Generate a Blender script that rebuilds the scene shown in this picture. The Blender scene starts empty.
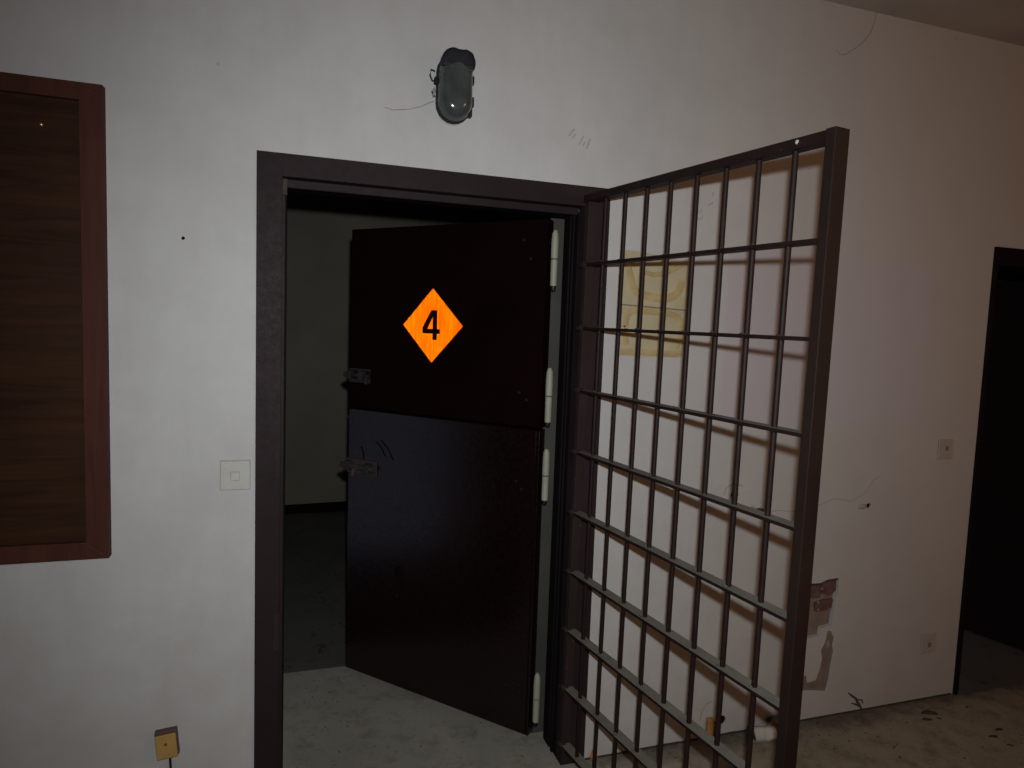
import bpy, bmesh, math, random
from mathutils import Vector, Matrix, noise
random.seed(7)
S = bpy.context.scene
C = S.collection
PI = math.pi

# ------------------------------------------------------------------ camera
FPX = 668.48
CAM = Vector((0.1134, -2.1691, 1.6024))
FWD = Vector((0.30884, 0.94754, -0.08237)).normalized()
RGT = Vector((0.95107, -0.30687, 0.03596)).normalized()
UP = RGT.cross(FWD).normalized()
cd = bpy.data.cameras.new('camera'); cam = bpy.data.objects.new('camera', cd); C.objects.link(cam)
cd.sensor_fit = 'HORIZONTAL'; cd.sensor_width = 36; cd.lens = FPX / 1024 * 36
cd.clip_start = 0.02
cam.matrix_world = Matrix(((RGT.x, UP.x, -FWD.x, CAM.x), (RGT.y, UP.y, -FWD.y, CAM.y),
                           (RGT.z, UP.z, -FWD.z, CAM.z), (0, 0, 0, 1)))
S.camera = cam

# ------------------------------------------------------------------ world and lights
w = bpy.data.worlds.new('world'); S.world = w; w.use_nodes = True
w.node_tree.nodes['Background'].inputs[0].default_value = (0.010, 0.006, 0.004, 1)
w.node_tree.nodes['Background'].inputs[1].default_value = 1.0

def light(name, kind, loc, aim, energy, col, **kw):
    d = bpy.data.lights.new(name, kind); o = bpy.data.objects.new(name, d); C.objects.link(o)
    o.location = loc
    o.rotation_euler = (Vector(aim) - Vector(loc)).to_track_quat('-Z', 'Y').to_euler()
    d.energy = energy; d.color = col
    for k, v in kw.items(): setattr(d, k, v)
    return o
# the photographer's flash, a few centimetres above and right of the lens
FL = CAM + UP * 0.098 + RGT * 0.026
light('camera_flash', 'SPOT', FL, CAM + FWD * 2.0 + RGT * 0.06 - UP * 0.10, 170, (0.93, 0.97, 0.985),
      spot_size=math.radians(118), spot_blend=1.0, shadow_soft_size=0.016)
# the warm ceiling lamp of the corridor, right of the frame
light('corridor_lamp', 'POINT', (2.9, -2.7, 2.15), (2.0, 0.0, 1.0), 30, (1.0, 0.50, 0.24), shadow_soft_size=0.25)
# added bluish area light by the cell's left wall for the lower leaf's sheen
light('cell_sheen_light', 'AREA', (-1.18, 0.67, 1.0), (1, 0.67, 1.0), 1.3, (0.66, 0.76, 1.0), shape='RECTANGLE', size=0.86, size_y=1.9)

vs = S.view_settings
S.display_settings.display_device = 'sRGB'
vs.view_transform = 'Standard'; vs.look = 'None'; vs.gamma = 1.0; vs.use_curve_mapping = False
vs.exposure = 0.0

# ------------------------------------------------------------------ materials
def srgb(r, g, b):
    f = lambda c: (c / 255 / 12.92) if c / 255 < 0.04045 else ((c / 255 + 0.055) / 1.055) ** 2.4
    return (f(r), f(g), f(b))

class NT:
    def __init__(s, name):
        s.m = bpy.data.materials.new(name); s.m.use_nodes = True; s.t = s.m.node_tree
        s.b = s.t.nodes['Principled BSDF']
    def n(s, typ, **kw):
        x = s.t.nodes.new(typ)
        for k, v in kw.items():
            if isinstance(k, str) and hasattr(x, k): setattr(x, k, v)
        return x
    def l(s, a, b): s.t.links.new(a, b)
    def coord(s, scale=(1, 1, 1), rot=(0, 0, 0)):
        tc = s.n('ShaderNodeTexCoord'); mp = s.n('ShaderNodeMapping')
        mp.inputs['Scale'].default_value = scale; mp.inputs['Rotation'].default_value = rot
        s.l(tc.outputs['Object'], mp.inputs['Vector']); return mp.outputs['Vector']
    def noise(s, vec, scale, detail=6, rough=0.6, dist=0.0):
        x = s.n('ShaderNodeTexNoise'); x.inputs['Scale'].default_value = scale; x.inputs['Detail'].default_value = detail
        x.inputs['Roughness'].default_value = rough; x.inputs['Distortion'].default_value = dist
        s.l(vec, x.inputs['Vector']); return x.outputs['Fac']
    def ramp(s, fac, stops):
        x = s.n('ShaderNodeValToRGB'); e = x.color_ramp.elements
        while len(e) < len(stops): e.new(0.5)
        for i, (p, c) in enumerate(stops):
            e[i].position = p; e[i].color = (*c, 1) if len(c) == 3 else c
        s.l(fac, x.inputs['Fac']); return x.outputs['Color']
    def math(s, op, a, b=None, clamp=False):
        x = s.n('ShaderNodeMath'); x.operation = op; x.use_clamp = clamp
        for i, v in enumerate((a, b)):
            if v is None: continue
            if isinstance(v, (int, float)): x.inputs[i].default_value = v
            else: s.l(v, x.inputs[i])
        return x.outputs[0]
    def mix(s, fac, a, b, blend='MIX'):
        x = s.n('ShaderNodeMix'); x.data_type = 'RGBA'; x.blend_type = blend
        for i, v in ((0, fac), (6, a), (7, b)):
            if isinstance(v, (int, float)): x.inputs[i].default_value = v
            elif isinstance(v, tuple): x.inputs[i].default_value = (*v[:3], 1)
            else: s.l(v, x.inputs[i])
        return x.outputs[2]
    def bump(s, h, strength=0.3, dist=0.002):
        x = s.n('ShaderNodeBump'); x.inputs['Strength'].default_value = strength; x.inputs['Distance'].default_value = dist
        s.l(h, x.inputs['Height']); s.l(x.outputs['Normal'], s.b.inputs['Normal'])
    def base(s, c):
        if isinstance(c, tuple): s.b.inputs['Base Color'].default_value = (*c[:3], 1)
        else: s.l(c, s.b.inputs['Base Color'])
    def rough(s, v):
        if isinstance(v, (int, float)): s.b.inputs['Roughness'].default_value = v
        else: s.l(v, s.b.inputs['Roughness'])
    def spec(s, v): s.b.inputs['Specular IOR Level'].default_value = v

M = {}
def simple(name, col, var=0.25, scale=12, rough=0.6, bump=0.0, bscale=60, stretch=(1, 1, 1), spec=0.4, metal=0.0):
    t = NT(name); v = t.coord(stretch)
    f = t.noise(v, scale)
    d = tuple(c * (1 - var) for c in col); u = tuple(min(1, c * (1 + var)) for c in col)
    t.base(t.ramp(f, [(0.3, d), (0.7, u)])); t.rough(rough); t.spec(spec); t.b.inputs['Metallic'].default_value = metal
    if bump: t.bump(t.noise(v, bscale, 4), bump, 0.003)
    M[name] = t.m; return t

def box_mask(t, pos, x0, x1, z0, z1, soft=0.02):
    """1 inside a rectangle on the wall face, with soft borders"""
    def edge(v, e, sgn):
        mr = t.n('ShaderNodeMapRange'); mr.interpolation_type = 'SMOOTHSTEP'
        t.l(v, mr.inputs[0]); mr.inputs[1].default_value = e - soft; mr.inputs[2].default_value = e + soft
        mr.inputs[3].default_value = 0 if sgn > 0 else 1; mr.inputs[4].default_value = 1 if sgn > 0 else 0
        return mr.outputs[0]
    sx = t.n('ShaderNodeSeparateXYZ'); t.l(pos, sx.inputs[0])
    a = t.math('MULTIPLY', edge(sx.outputs[0], x0, 1), edge(sx.outputs[0], x1, -1))
    b = t.math('MULTIPLY', edge(sx.outputs[2], z0, 1), edge(sx.outputs[2], z1, -1))
    return t.math('MULTIPLY', a, b)

# painted wall: aged grey white, with brown grime on the right part and a cleaner ghost rectangle
t = NT('wall_paint'); v = t.coord()
n1 = t.noise(v, 1.3, 8, 0.62, 0.3); n2 = t.noise(v, 7, 8, 0.7); n3 = t.noise(v, 160, 3, 0.5)
c = t.ramp(n1, [(0.25, (0.335, 0.330, 0.325)), (0.7, (0.40, 0.40, 0.40))])
c = t.mix(t.math('MULTIPLY', t.ramp(n2, [(0.42, (0, 0, 0)), (0.75, (1, 1, 1))]), 0.35), c, (0.30, 0.285, 0.265))
sx = t.n('ShaderNodeSeparateXYZ'); t.l(v, sx.inputs[0])
wob = t.math('ADD', sx.outputs[0], t.math('MULTIPLY', t.math('SUBTRACT', n1, 0.5), 1.2))
mr = t.n('ShaderNodeMapRange'); mr.interpolation_type = 'SMOOTHSTEP'; t.l(wob, mr.inputs[0]); mr.inputs[1].default_value = 0.9; mr.inputs[2].default_value = 2.9
c = t.mix(t.math('MULTIPLY', mr.outputs[0], 0.7), c, (0.32, 0.29, 0.265))
tone = t.mix(0.35, c, (0.34, 0.315, 0.345))
c = t.mix(t.math('MULTIPLY', box_mask(t, v, 1.66, 2.66, 1.27, 1.93, 0.012), 0.8), c, (0.345, 0.315, 0.335))
n4 = t.noise(t.coord((5, 1, 0.8)), 2.2, 7, 0.7)
c = t.mix(t.math('MULTIPLY', t.ramp(n4, [(0.45, (0, 0, 0)), (0.8, (1, 1, 1))]), 0.2), c, (0.27, 0.255, 0.24))
# dirt rising from the floor
mz = t.n('ShaderNodeMapRange'); t.l(sx.outputs[2], mz.inputs[0]); mz.inputs[1].default_value = 1.4; mz.inputs[2].default_value = 0.0
c = t.mix(t.math('MULTIPLY', t.math('MULTIPLY', mz.outputs[0], n2), 0.6), c, (0.24, 0.205, 0.17))
vo = t.n('ShaderNodeTexVoronoi'); vo.inputs['Scale'].default_value = 5.0; t.l(v, vo.inputs['Vector'])
sp = t.ramp(vo.outputs['Distance'], [(0.0, (1, 1, 1)), (0.03, (0, 0, 0))])
c = t.mix(t.math('MULTIPLY', sp, 0.6), c, (0.12, 0.10, 0.09))
t.base(c); t.rough(0.62); t.spec(0.25)
hb = t.math('ADD', t.math('MULTIPLY', n3, 0.5), t.math('MULTIPLY', n2, 0.8)); t.bump(hb, 0.22, 0.003)
M['wall'] = t.m

t = NT('floor_concrete'); v = t.coord()
n1 = t.noise(v, 1.1, 8, 0.65, 0.5); n2 = t.noise(v, 9, 8, 0.75); n3 = t.noise(v, 45, 5, 0.7)
c = t.ramp(n1, [(0.3, (0.17, 0.160, 0.132)), (0.7, (0.27, 0.256, 0.215))])
c = t.mix(t.ramp(n2, [(0.5, (0, 0, 0)), (0.72, (0.7, 0.7, 0.7))]), c, (0.085, 0.075, 0.055))
sx = t.n('ShaderNodeSeparateXYZ'); t.l(v, sx.inputs[0])
mr = t.n('ShaderNodeMapRange'); mr.interpolation_type = 'SMOOTHSTEP'; t.l(t.math('ADD', sx.outputs[0], t.math('MULTIPLY', t.math('SUBTRACT', n2, 0.5), 0.8)), mr.inputs[0]); mr.inputs[1].default_value = 1.0; mr.inputs[2].default_value = 1.9
c = t.mix(t.math('MULTIPLY', mr.outputs[0], 0.6), c, t.ramp(n2, [(0.35, (0.21, 0.165, 0.10)), (0.65, (0.085, 0.06, 0.035))]))
c = t.mix(t.ramp(n3, [(0.62, (0, 0, 0)), (0.70, (0.8, 0.8, 0.8))]), c, (0.05, 0.045, 0.035))
# soot and dirt gathered along the foot of the wall
band = t.n('ShaderNodeMapRange'); t.l(t.math('ADD', sx.outputs[1], t.math('MULTIPLY', t.math('SUBTRACT', n2, 0.5), 0.22)), band.inputs[0]); band.inputs[1].default_value = -0.12; band.inputs[2].default_value = -0.01
bx_ = t.n('ShaderNodeMapRange'); t.l(sx.outputs[0], bx_.inputs[0]); bx_.inputs[1].default_value = 1.1; bx_.inputs[2].default_value = 1.3
c = t.mix(t.math('MULTIPLY', t.math('MULTIPLY', band.outputs[0], bx_.outputs[0]), 0.75), c, (0.045, 0.038, 0.030))
t.base(c); t.rough(0.8); t.spec(0.25); t.bump(t.math('ADD', n2, n3), 0.4, 0.004); M['floor'] = t.m

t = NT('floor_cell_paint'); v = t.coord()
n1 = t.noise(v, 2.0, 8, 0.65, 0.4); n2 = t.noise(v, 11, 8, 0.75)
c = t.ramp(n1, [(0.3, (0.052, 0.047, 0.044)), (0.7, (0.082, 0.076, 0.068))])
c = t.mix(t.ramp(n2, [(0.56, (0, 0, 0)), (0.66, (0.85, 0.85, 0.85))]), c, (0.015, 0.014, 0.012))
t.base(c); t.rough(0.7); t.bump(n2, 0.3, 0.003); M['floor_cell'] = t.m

simple('ceiling_paint', (0.34, 0.29, 0.25), 0.12, 2.0, 0.8, 0.15, 80)
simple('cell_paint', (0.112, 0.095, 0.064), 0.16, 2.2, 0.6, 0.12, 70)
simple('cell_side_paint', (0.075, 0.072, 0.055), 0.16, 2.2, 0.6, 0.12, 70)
simple('black_skirting', (0.004, 0.0037, 0.0034), 0.2, 8, 0.8, spec=0.02)

def painted(name, col, chip, rough=0.38, amount=0.70, scale=9, spec=0.35):
    t = NT(name); v = t.coord()
    n1 = t.noise(v, scale, 8, 0.7, 0.2); n2 = t.noise(v, 55, 6, 0.75); n0 = t.noise(v, 2.5, 5)
    c = t.ramp(n0, [(0.3, tuple(x * 0.75 for x in col)), (0.7, tuple(x * 1.25 for x in col))])
    c = t.mix(t.ramp(n1, [(amount, (0, 0, 0)), (amount + 0.03, (1, 1, 1))]), c, chip)
    t.base(c); t.rough(t.ramp(n2, [(0.3, (rough,) * 3), (0.7, (rough + 0.2,) * 3)])); t.spec(spec)
    t.bump(n2, 0.18, 0.002); M[name] = t.m; return t
painted('frame_paint', (0.0165, 0.0100, 0.0115), (0.09, 0.075, 0.07), 0.5, 0.75, 14, 0.10)
painted('gate_hinge_paint', (0.020, 0.0125, 0.012), (0.06, 0.05, 0.047), 0.6, 0.64, 22, 0.12)
painted('upper_door_paint', (0.0045, 0.0010, 0.0008), (0.03, 0.022, 0.02), 0.7, 0.80, 9, 0.03)
painted('lower_door_paint', (0.0050, 0.0014, 0.0010), (0.045, 0.034, 0.034), 0.14, 0.76, 26, 0.5)
painted('shaded_rebate', (0.0058, 0.0040, 0.0042), (0.03, 0.027, 0.025), 0.6, 0.72, 24, 0.08)  # frame paint darkened; the reveal's grazing shade is put into the colour
painted('rebate_grey', (0.038, 0.036, 0.029), (0.03, 0.025, 0.02), 0.6, 0.7, 8)
painted('hinge_cream', (0.24, 0.228, 0.175), (0.10, 0.06, 0.04), 0.45, 0.70, 30)
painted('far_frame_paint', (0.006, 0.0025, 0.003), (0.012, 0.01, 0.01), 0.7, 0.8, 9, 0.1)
simple('rust', (0.030, 0.019, 0.016), 0.5, 30, 0.8, 0.5, 60)
simple('rivet_dark', (0.014, 0.010, 0.009), 0.4, 30, 0.8, spec=0.05)
simple('black_rubber', (0.008, 0.007, 0.007), 0.3, 20, 0.5)
simple('dark_hole', (0.006, 0.005, 0.005), 0.2, 20, 0.95, spec=0.0)
simple('steel_worn', (0.022, 0.020, 0.019), 0.5, 25, 0.6, 0.2, 40, spec=0.15)

# gate iron: brown paint, grey dust lying on everything that faces up
t = NT('gate_iron'); v = t.coord()
n1 = t.noise(v, 10, 8, 0.7, 0.2); n2 = t.noise(v, 70, 6, 0.75)
c = t.ramp(n1, [(0.35, (0.0075, 0.0036, 0.0033)), (0.68, (0.0155, 0.0076, 0.0066))])
c = t.mix(t.ramp(n2, [(0.66, (0, 0, 0)), (0.72, (1, 1, 1))]), c, (0.075, 0.055, 0.05))
g = t.n('ShaderNodeNewGeometry'); sn = t.n('ShaderNodeSeparateXYZ'); t.l(g.outputs['True Normal'], sn.inputs[0])
up = t.ramp(sn.outputs[2], [(0.55, (0, 0, 0)), (0.9, (1, 1, 1))])
c = t.mix(t.math('MULTIPLY', up, t.ramp(n1, [(0.2, (0.55,) * 3), (0.6, (1, 1, 1))])), c, (0.125, 0.118, 0.100))
t.base(c); t.rough(0.55); t.spec(0.15); t.bump(n2, 0.35, 0.003); M['gate_iron'] = t.m
painted('stile_iron', (0.0115, 0.0062, 0.0048), (0.07, 0.055, 0.048), 0.5, 0.70, 18, 0.15)

def wood(name, dark, light, rough=0.45, vertical=False):
    t = NT(name); v = t.coord((0.35, 1, 5.5) if not vertical else (6, 1, 0.4))
    n1 = t.noise(v, 6, 8, 0.65, 0.6); n2 = t.noise(v, 32, 6, 0.7); n3 = t.noise(t.coord(), 1.5, 4)
    c = t.ramp(n1, [(0.35, dark), (0.7, light)])
    c = t.mix(t.math('MULTIPLY', n2, 0.5), c, dark)
    c = t.mix(t.ramp(n3, [(0.45, (0, 0, 0)), (0.8, (0.6,) * 3)]), c, tuple(x * 0.6 for x in dark))
    t.base(c); t.rough(rough); t.spec(0.06); t.bump(n2, 0.12, 0.001); M[name] = t.m
wood('board_wood', (0.021, 0.0095, 0.0055), (0.050, 0.022, 0.011), 0.55)
wood('board_frame_wood', (0.046, 0.0165, 0.0120), (0.070, 0.026, 0.019), 0.5, True)
simple('brass', (0.55, 0.40, 0.16), 0.2, 30, 0.35, metal=0.9)

t = NT('orange_sheeting'); v = t.coord((22, 1, 1.6))
n1 = t.noise(v, 4, 5, 0.7); n2 = t.noise(t.coord(), 9, 4)
c = t.ramp(n1, [(0.40, (0.95, 0.27, 0.004)), (0.60, (1.0, 0.50, 0.004))])
c = t.mix(t.math('MULTIPLY', n2, 0.4), c, (0.98, 0.24, 0.004))
t.base(c); t.rough(0.42); t.b.inputs['Metallic'].default_value = 1.0; M['orange'] = t.m
simple('orange_back', (0.9, 0.22, 0.01), 0.1, 10, 0.5, spec=0.1)
simple('numeral_black', (0.006, 0.003, 0.002), 0.1, 10, 0.6, spec=0.1)

simple('yellow_paper', (0.33, 0.285, 0.18), 0.14, 9, 0.7, 0.15, 60)
simple('glue', (0.30, 0.235, 0.115), 0.18, 14, 0.45, 0.2, 40)
simple('switch_plastic', (0.335, 0.332, 0.305), 0.06, 20, 0.4)
simple('grime_line', (0.265, 0.255, 0.235), 0.2, 20, 0.8)
simple('socket_plastic', (0.275, 0.24, 0.205), 0.08, 20, 0.5)
simple('ochre_plastic', (0.31, 0.19, 0.055), 0.12, 18, 0.45)
simple('ochre_rust', (0.27, 0.13, 0.035), 0.3, 18, 0.6)
simple('brown_edge', (0.07, 0.04, 0.03), 0.2, 20, 0.6)
simple('brick_red', (0.085, 0.038, 0.032), 0.4, 30, 0.9, 0.5, 50)
simple('tan_render', (0.135, 0.098, 0.075), 0.2, 18, 0.9, 0.5, 60)
simple('mortar_grey', (0.15, 0.14, 0.13), 0.3, 40, 0.9, 0.5, 60)
simple('crack_dark', (0.045, 0.035, 0.03), 0.3, 40, 0.9, spec=0.1)
simple('scuff', (0.25, 0.225, 0.21), 0.2, 40, 0.8, spec=0.1)
simple('scuff_dark', (0.14, 0.11, 0.10), 0.2, 40, 0.8, spec=0.1)
simple('scuff_soft', (0.295, 0.275, 0.262), 0.1, 40, 0.8, spec=0.1)
simple('hairline', (0.245, 0.22, 0.20), 0.2, 40, 0.9, spec=0.1)
simple('debris_dark', (0.025, 0.02, 0.014), 0.5, 30, 0.9, 0.4, 60)
simple('white_litter', (0.34, 0.33, 0.30), 0.25, 16, 0.7, 0.4, 30)
simple('orange_litter', (0.45, 0.13, 0.02), 0.2, 16, 0.6)
simple('lamp_black', (0.010, 0.0095, 0.013), 0.4, 22, 0.6, 0.3, 50, spec=0.2)
t = NT('lamp_glass'); v = t.coord(); n1 = t.noise(v, 14, 5)
t.base(t.ramp(n1, [(0.3, (0.026, 0.033, 0.031)), (0.7, (0.052, 0.061, 0.058))])); t.rough(0.14); t.spec(0.5)
M['lamp_glass'] = t.m

# ------------------------------------------------------------------ mesh helpers
def bm_box(bm, x0, x1, y0, y1, z0, z1):
    vs_ = [bm.verts.new(p) for p in ((x0, y0, z0), (x1, y0, z0), (x1, y1, z0), (x0, y1, z0), (x0, y0, z1), (x1, y0, z1), (x1, y1, z1), (x0, y1, z1))]
    for f in ((3, 2, 1, 0), (4, 5, 6, 7), (0, 1, 5, 4), (1, 2, 6, 5), (2, 3, 7, 6), (3, 0, 4, 7)):
        bm.faces.new([vs_[i] for i in f])
    return vs_
def bm_prism(bm, pts, y0, y1):
    """polygon in x-z (counter-clockwise seen from -y) extruded along y"""
    a = sum(p[0] * q[1] - q[0] * p[1] for p, q in zip(pts, pts[1:] + pts[:1]))
    if a < 0: pts = pts[::-1]
    f = [bm.verts.new((x, y0, z)) for x, z in pts]; b = [bm.verts.new((x, y1, z)) for x, z in pts]
    bm.faces.new(f); bm.faces.new(b[::-1])
    n = len(pts)
    for i in range(n):
        j = (i + 1) % n; bm.faces.new((f[j], f[i], b[i], b[j]))
def bm_lathe(bm, prof, seg=20, center=(0, 0)):
    """profile (r,z) around the z axis"""
    rings = []
    for r, z in prof:
        rings.append([bm.verts.new((center[0] + r * math.cos(2 * PI * k / seg), center[1] + r * math.sin(2 * PI * k / seg), z)) for k in range(seg)])
    for a, b in zip(rings, rings[1:]):
        for k in range(seg):
            j = (k + 1) % seg; bm.faces.new((a[k], a[j], b[j], b[k]))
    bm.faces.new(rings[0][::-1]); bm.faces.new(rings[-1])
def bm_tube(bm, pts, r, seg=8, taper=None):
    pts = [Vector(p) for p in pts]; rings = []
    for i, p in enumerate(pts):
        d = (pts[min(i + 1, len(pts) - 1)] - pts[max(i - 1, 0)]).normalized()
        q = d.to_track_quat('Z', 'Y'); rr = r if taper is None else r * taper[i]
        rings.append([bm.verts.new(p + q @ Vector((rr * math.cos(2 * PI * k / seg), rr * math.sin(2 * PI * k / seg), 0))) for k in range(seg)])
    for a, b in zip(rings, rings[1:]):
        for k in range(seg):
            j = (k + 1) % seg; bm.faces.new((a[k], a[j], b[j], b[k]))
    bm.faces.new(rings[0][::-1]); bm.faces.new(rings[-1])
def bm_blob(bm, c, r, seed, sub=2, amp=0.25):
    s = len(bm.verts)
    res = bmesh.ops.create_icosphere(bm, subdivisions=sub, radius=1)
    for v_ in res['verts']:
        k = 1 + amp * noise.noise(v_.co * 1.7 + Vector((seed, 0, 0)))
        v_.co = Vector((c[0] + v_.co.x * r[0] * k, c[1] + v_.co.y * r[1] * k, c[2] + v_.co.z * r[2] * k))
def obj(name, bm, mat, parent=None, bevel=0.0, smooth=False, segs=2):
    bm.normal_update()
    me = bpy.data.meshes.new(name); bm.to_mesh(me); bm.free()
    o = bpy.data.objects.new(name, me); C.objects.link(o); me.materials.append(M[mat])
    if parent: o.parent = parent
    if smooth:
        for p in me.polygons: p.use_smooth = True
        try: me.set_sharp_from_angle(angle=math.radians(40))
        except Exception: pass
    if bevel:
        b = o.modifiers.new('bevel', 'BEVEL'); b.width = bevel; b.segments = segs; b.limit_method = 'ANGLE'
    return o
def box(name, mat, x0, x1, y0, y1, z0, z1, parent=None, bevel=0.0):
    bm = bmesh.new(); bm_box(bm, x0, x1, y0, y1, z0, z1); return obj(name, bm, mat, parent, bevel)
def empty(name, loc=(0, 0, 0), rz=0.0):
    o = bpy.data.objects.new(name, None); C.objects.link(o); o.location = loc; o.rotation_euler.z = rz
    o.empty_display_size = 0.05; return o
def tag(o, label, cat, group=None, kind=None):
    o['label'] = label; o['category'] = cat
    if group: o['group'] = group
    if kind: o['kind'] = kind
    return o
def struct(o, label, cat): return tag(o, label, cat, kind='structure')
def share(name, src, parent, loc=(0, 0, 0)):
    """another piece with the same mesh"""
    o = src.copy(); o.name = name; C.objects.link(o); o.parent = parent; o.location = loc; return o

# ------------------------------------------------------------------ the setting
CZ = 2.885; WT = 0.20
bm = bmesh.new(); bm_box(bm, -3.0, 2.98, -3.6, 0.92, -0.10, 0.0); bm_box(bm, 2.98, 5.6, -3.6, -0.02, -0.10, 0.0)
fl = obj('floor', bm, 'floor')
struct(fl, 'dirty concrete corridor floor with brown grime', 'floor')
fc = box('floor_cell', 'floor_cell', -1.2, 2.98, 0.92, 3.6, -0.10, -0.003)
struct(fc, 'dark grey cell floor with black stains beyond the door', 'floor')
ff = box('floor_far_room', 'floor_cell', 2.98, 5.6, -0.02, 3.6, -0.10, 0.0)  # darker floor material puts the far room's shade into the colour
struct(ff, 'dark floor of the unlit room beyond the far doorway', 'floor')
ce = box('ceiling', 'ceiling_paint', -3.0, 5.6, -3.6, 3.8, CZ, CZ + 0.1)
struct(ce, 'grey brown painted corridor ceiling', 'ceiling')

# front wall with its openings, broken plaster and drilled holes cut out
bm = bmesh.new(); bm_box(bm, -3.0, 5.6, 0.0, WT, 0.0, CZ)
wall = obj('wall_front', bm, 'wall')
struct(wall, 'grimy off white painted wall around the cell doorway', 'wall')
brk = [(2.07, 0.585), (2.13, 0.592), (2.19, 0.588), (2.235, 0.600), (2.296, 0.602), (2.300, 0.560), (2.288, 0.505), (2.282, 0.47),
       (2.278, 0.405), (2.225, 0.398), (2.220, 0.365), (2.165, 0.36), (2.10, 0.355), (2.06, 0.40), (2.05, 0.50)]
low = [(2.258, 0.398), (2.276, 0.398), (2.296, 0.345), (2.290, 0.315), (2.298, 0.285), (2.288, 0.22), (2.284, 0.165), (2.272, 0.115),
       (2.20, 0.128), (2.135, 0.135), (2.125, 0.185), (2.165, 0.20), (2.172, 0.165), (2.215, 0.170), (2.232, 0.215), (2.240, 0.26), (2.232, 0.30), (2.252, 0.335)]
cut = bmesh.new()
bm_box(cut, 0.03, 1.124, -0.1, WT + 0.1, -0.1, 2.07)
bm_box(cut, 3.03, 3.92, -0.1, WT + 0.1, -0.1, 2.02)
bm_prism(cut, brk, -0.02, 0.028)
low_cut = [(x, z) for x, z in low if not (z > 0.397)] 
bm_prism(cut, [(x, z if z < 0.395 else 0.380) for x, z in low], -0.02, 0.010)
holes = [(1.752, 0.988, 0.020, 0.012), (2.425, 0.911, 0.014, 0.011), (-0.199, 1.83, 0.005, 0.005), (1.755, 0.062, 0.026, 0.022)]
def ell(cx, cz, rx, rz, n=12): return [(cx + rx * math.cos(2 * PI * k / n), cz + rz * math.sin(2 * PI * k / n)) for k in range(n)]
for cx, cz, rx, rz in holes: bm_prism(cut, ell(cx, cz, rx, rz), -0.02, 0.05)
bmesh.ops.recalc_face_normals(cut, faces=cut.faces[:])
cm = bpy.data.meshes.new('cut'); cut.to_mesh(cm); cut.free(); co = bpy.data.objects.new('cut', cm); C.objects.link(co)
md = wall.modifiers.new('cut', 'BOOLEAN'); md.operation = 'DIFFERENCE'; md.solver = 'EXACT'; md.use_self = True; md.object = co
dg = bpy.context.evaluated_depsgraph_get()
new = bpy.data.meshes.new_from_object(wall.evaluated_get(dg))
wall.modifiers.clear(); wall.data = new
bpy.data.objects.remove(co); bpy.data.meshes.remove(cm)

# what lies bare in the broken plaster
def clip_brick(pts, name, mat, y0, y1, bev=0.002):
    bm = bmesh.new(); bm_prism(bm, pts, y0, y1); return obj(name, bm, mat, wall, bev)
clip_brick([(2.05, 0.36), (2.05, 0.5), (2.07, 0.585), (2.295, 0.60), (2.278, 0.405), (2.225, 0.398), (2.22, 0.365), (2.10, 0.355)], 'mortar_bed', 'tan_render', 0.018, 0.030, 0)
clip_brick([(2.055, 0.535), (2.072, 0.580), (2.215, 0.582), (2.212, 0.528), (2.15, 0.532)], 'brick', 'brick_red', 0.004, 0.028)
clip_brick([(2.224, 0.592), (2.292, 0.597), (2.294, 0.55), (2.262, 0.532), (2.222, 0.545)], 'brick', 'brick_red', 0.007, 0.028)
clip_brick([(2.056, 0.465), (2.055, 0.523), (2.135, 0.522), (2.142, 0.468)], 'brick', 'brick_red', 0.003, 0.028)
clip_brick([(2.195, 0.468), (2.19, 0.505), (2.235, 0.515), (2.283, 0.515), (2.276, 0.470)], 'brick', 'brick_red', 0.006, 0.028)
bm = bmesh.new()
for k in range(9):
    bm_blob(bm, (random.uniform(2.13, 2.27), 0.008, random.uniform(0.47, 0.57)), (random.uniform(0.005, 0.012), 0.005, random.uniform(0.004, 0.010)), k, 1)
o = obj('mortar_crumbs', bm, 'mortar_grey', wall); o['kind'] = 'stuff'
clip_brick(low, 'bare_render', 'tan_render', 0.0035, 0.0098, 0)
bm = bmesh.new(); bm_blob(bm, (2.272, 0.005, 0.318), (0.014, 0.006, 0.022), 3); obj('chip', bm, 'mortar_grey', wall, smooth=True)
for cx, cz, rx, rz in holes:
    bm = bmesh.new(); bm_prism(bm, ell(cx, cz, rx * 0.96, rz * 0.96), 0.008, 0.048); obj('hole_shade_plug', bm, 'dark_hole', wall)  # near-black plug puts the hole's inner shade into its colour
# chewed plaster lip and plug beside the two larger holes
bm = bmesh.new(); bm_blob(bm, (2.392, 0.0, 0.910), (0.024, 0.007, 0.011), 5); obj('wall_plug', bm, 'scuff', wall, smooth=True)
bm = bmesh.new(); bm_tube(bm, [(1.862, 0.004, 0.918), (1.874, -0.018, 0.921)], 0.011, 10); obj('pipe_stub', bm, 'rust', wall, smooth=True)
bm = bmesh.new(); bm_tube(bm, [(1.83, -0.001, 0.935), (1.85, -0.002, 0.926), (1.875, -0.001, 0.906)], 0.006, 8); obj('plaster_chip', bm, 'scuff', wall, smooth=True)

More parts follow.
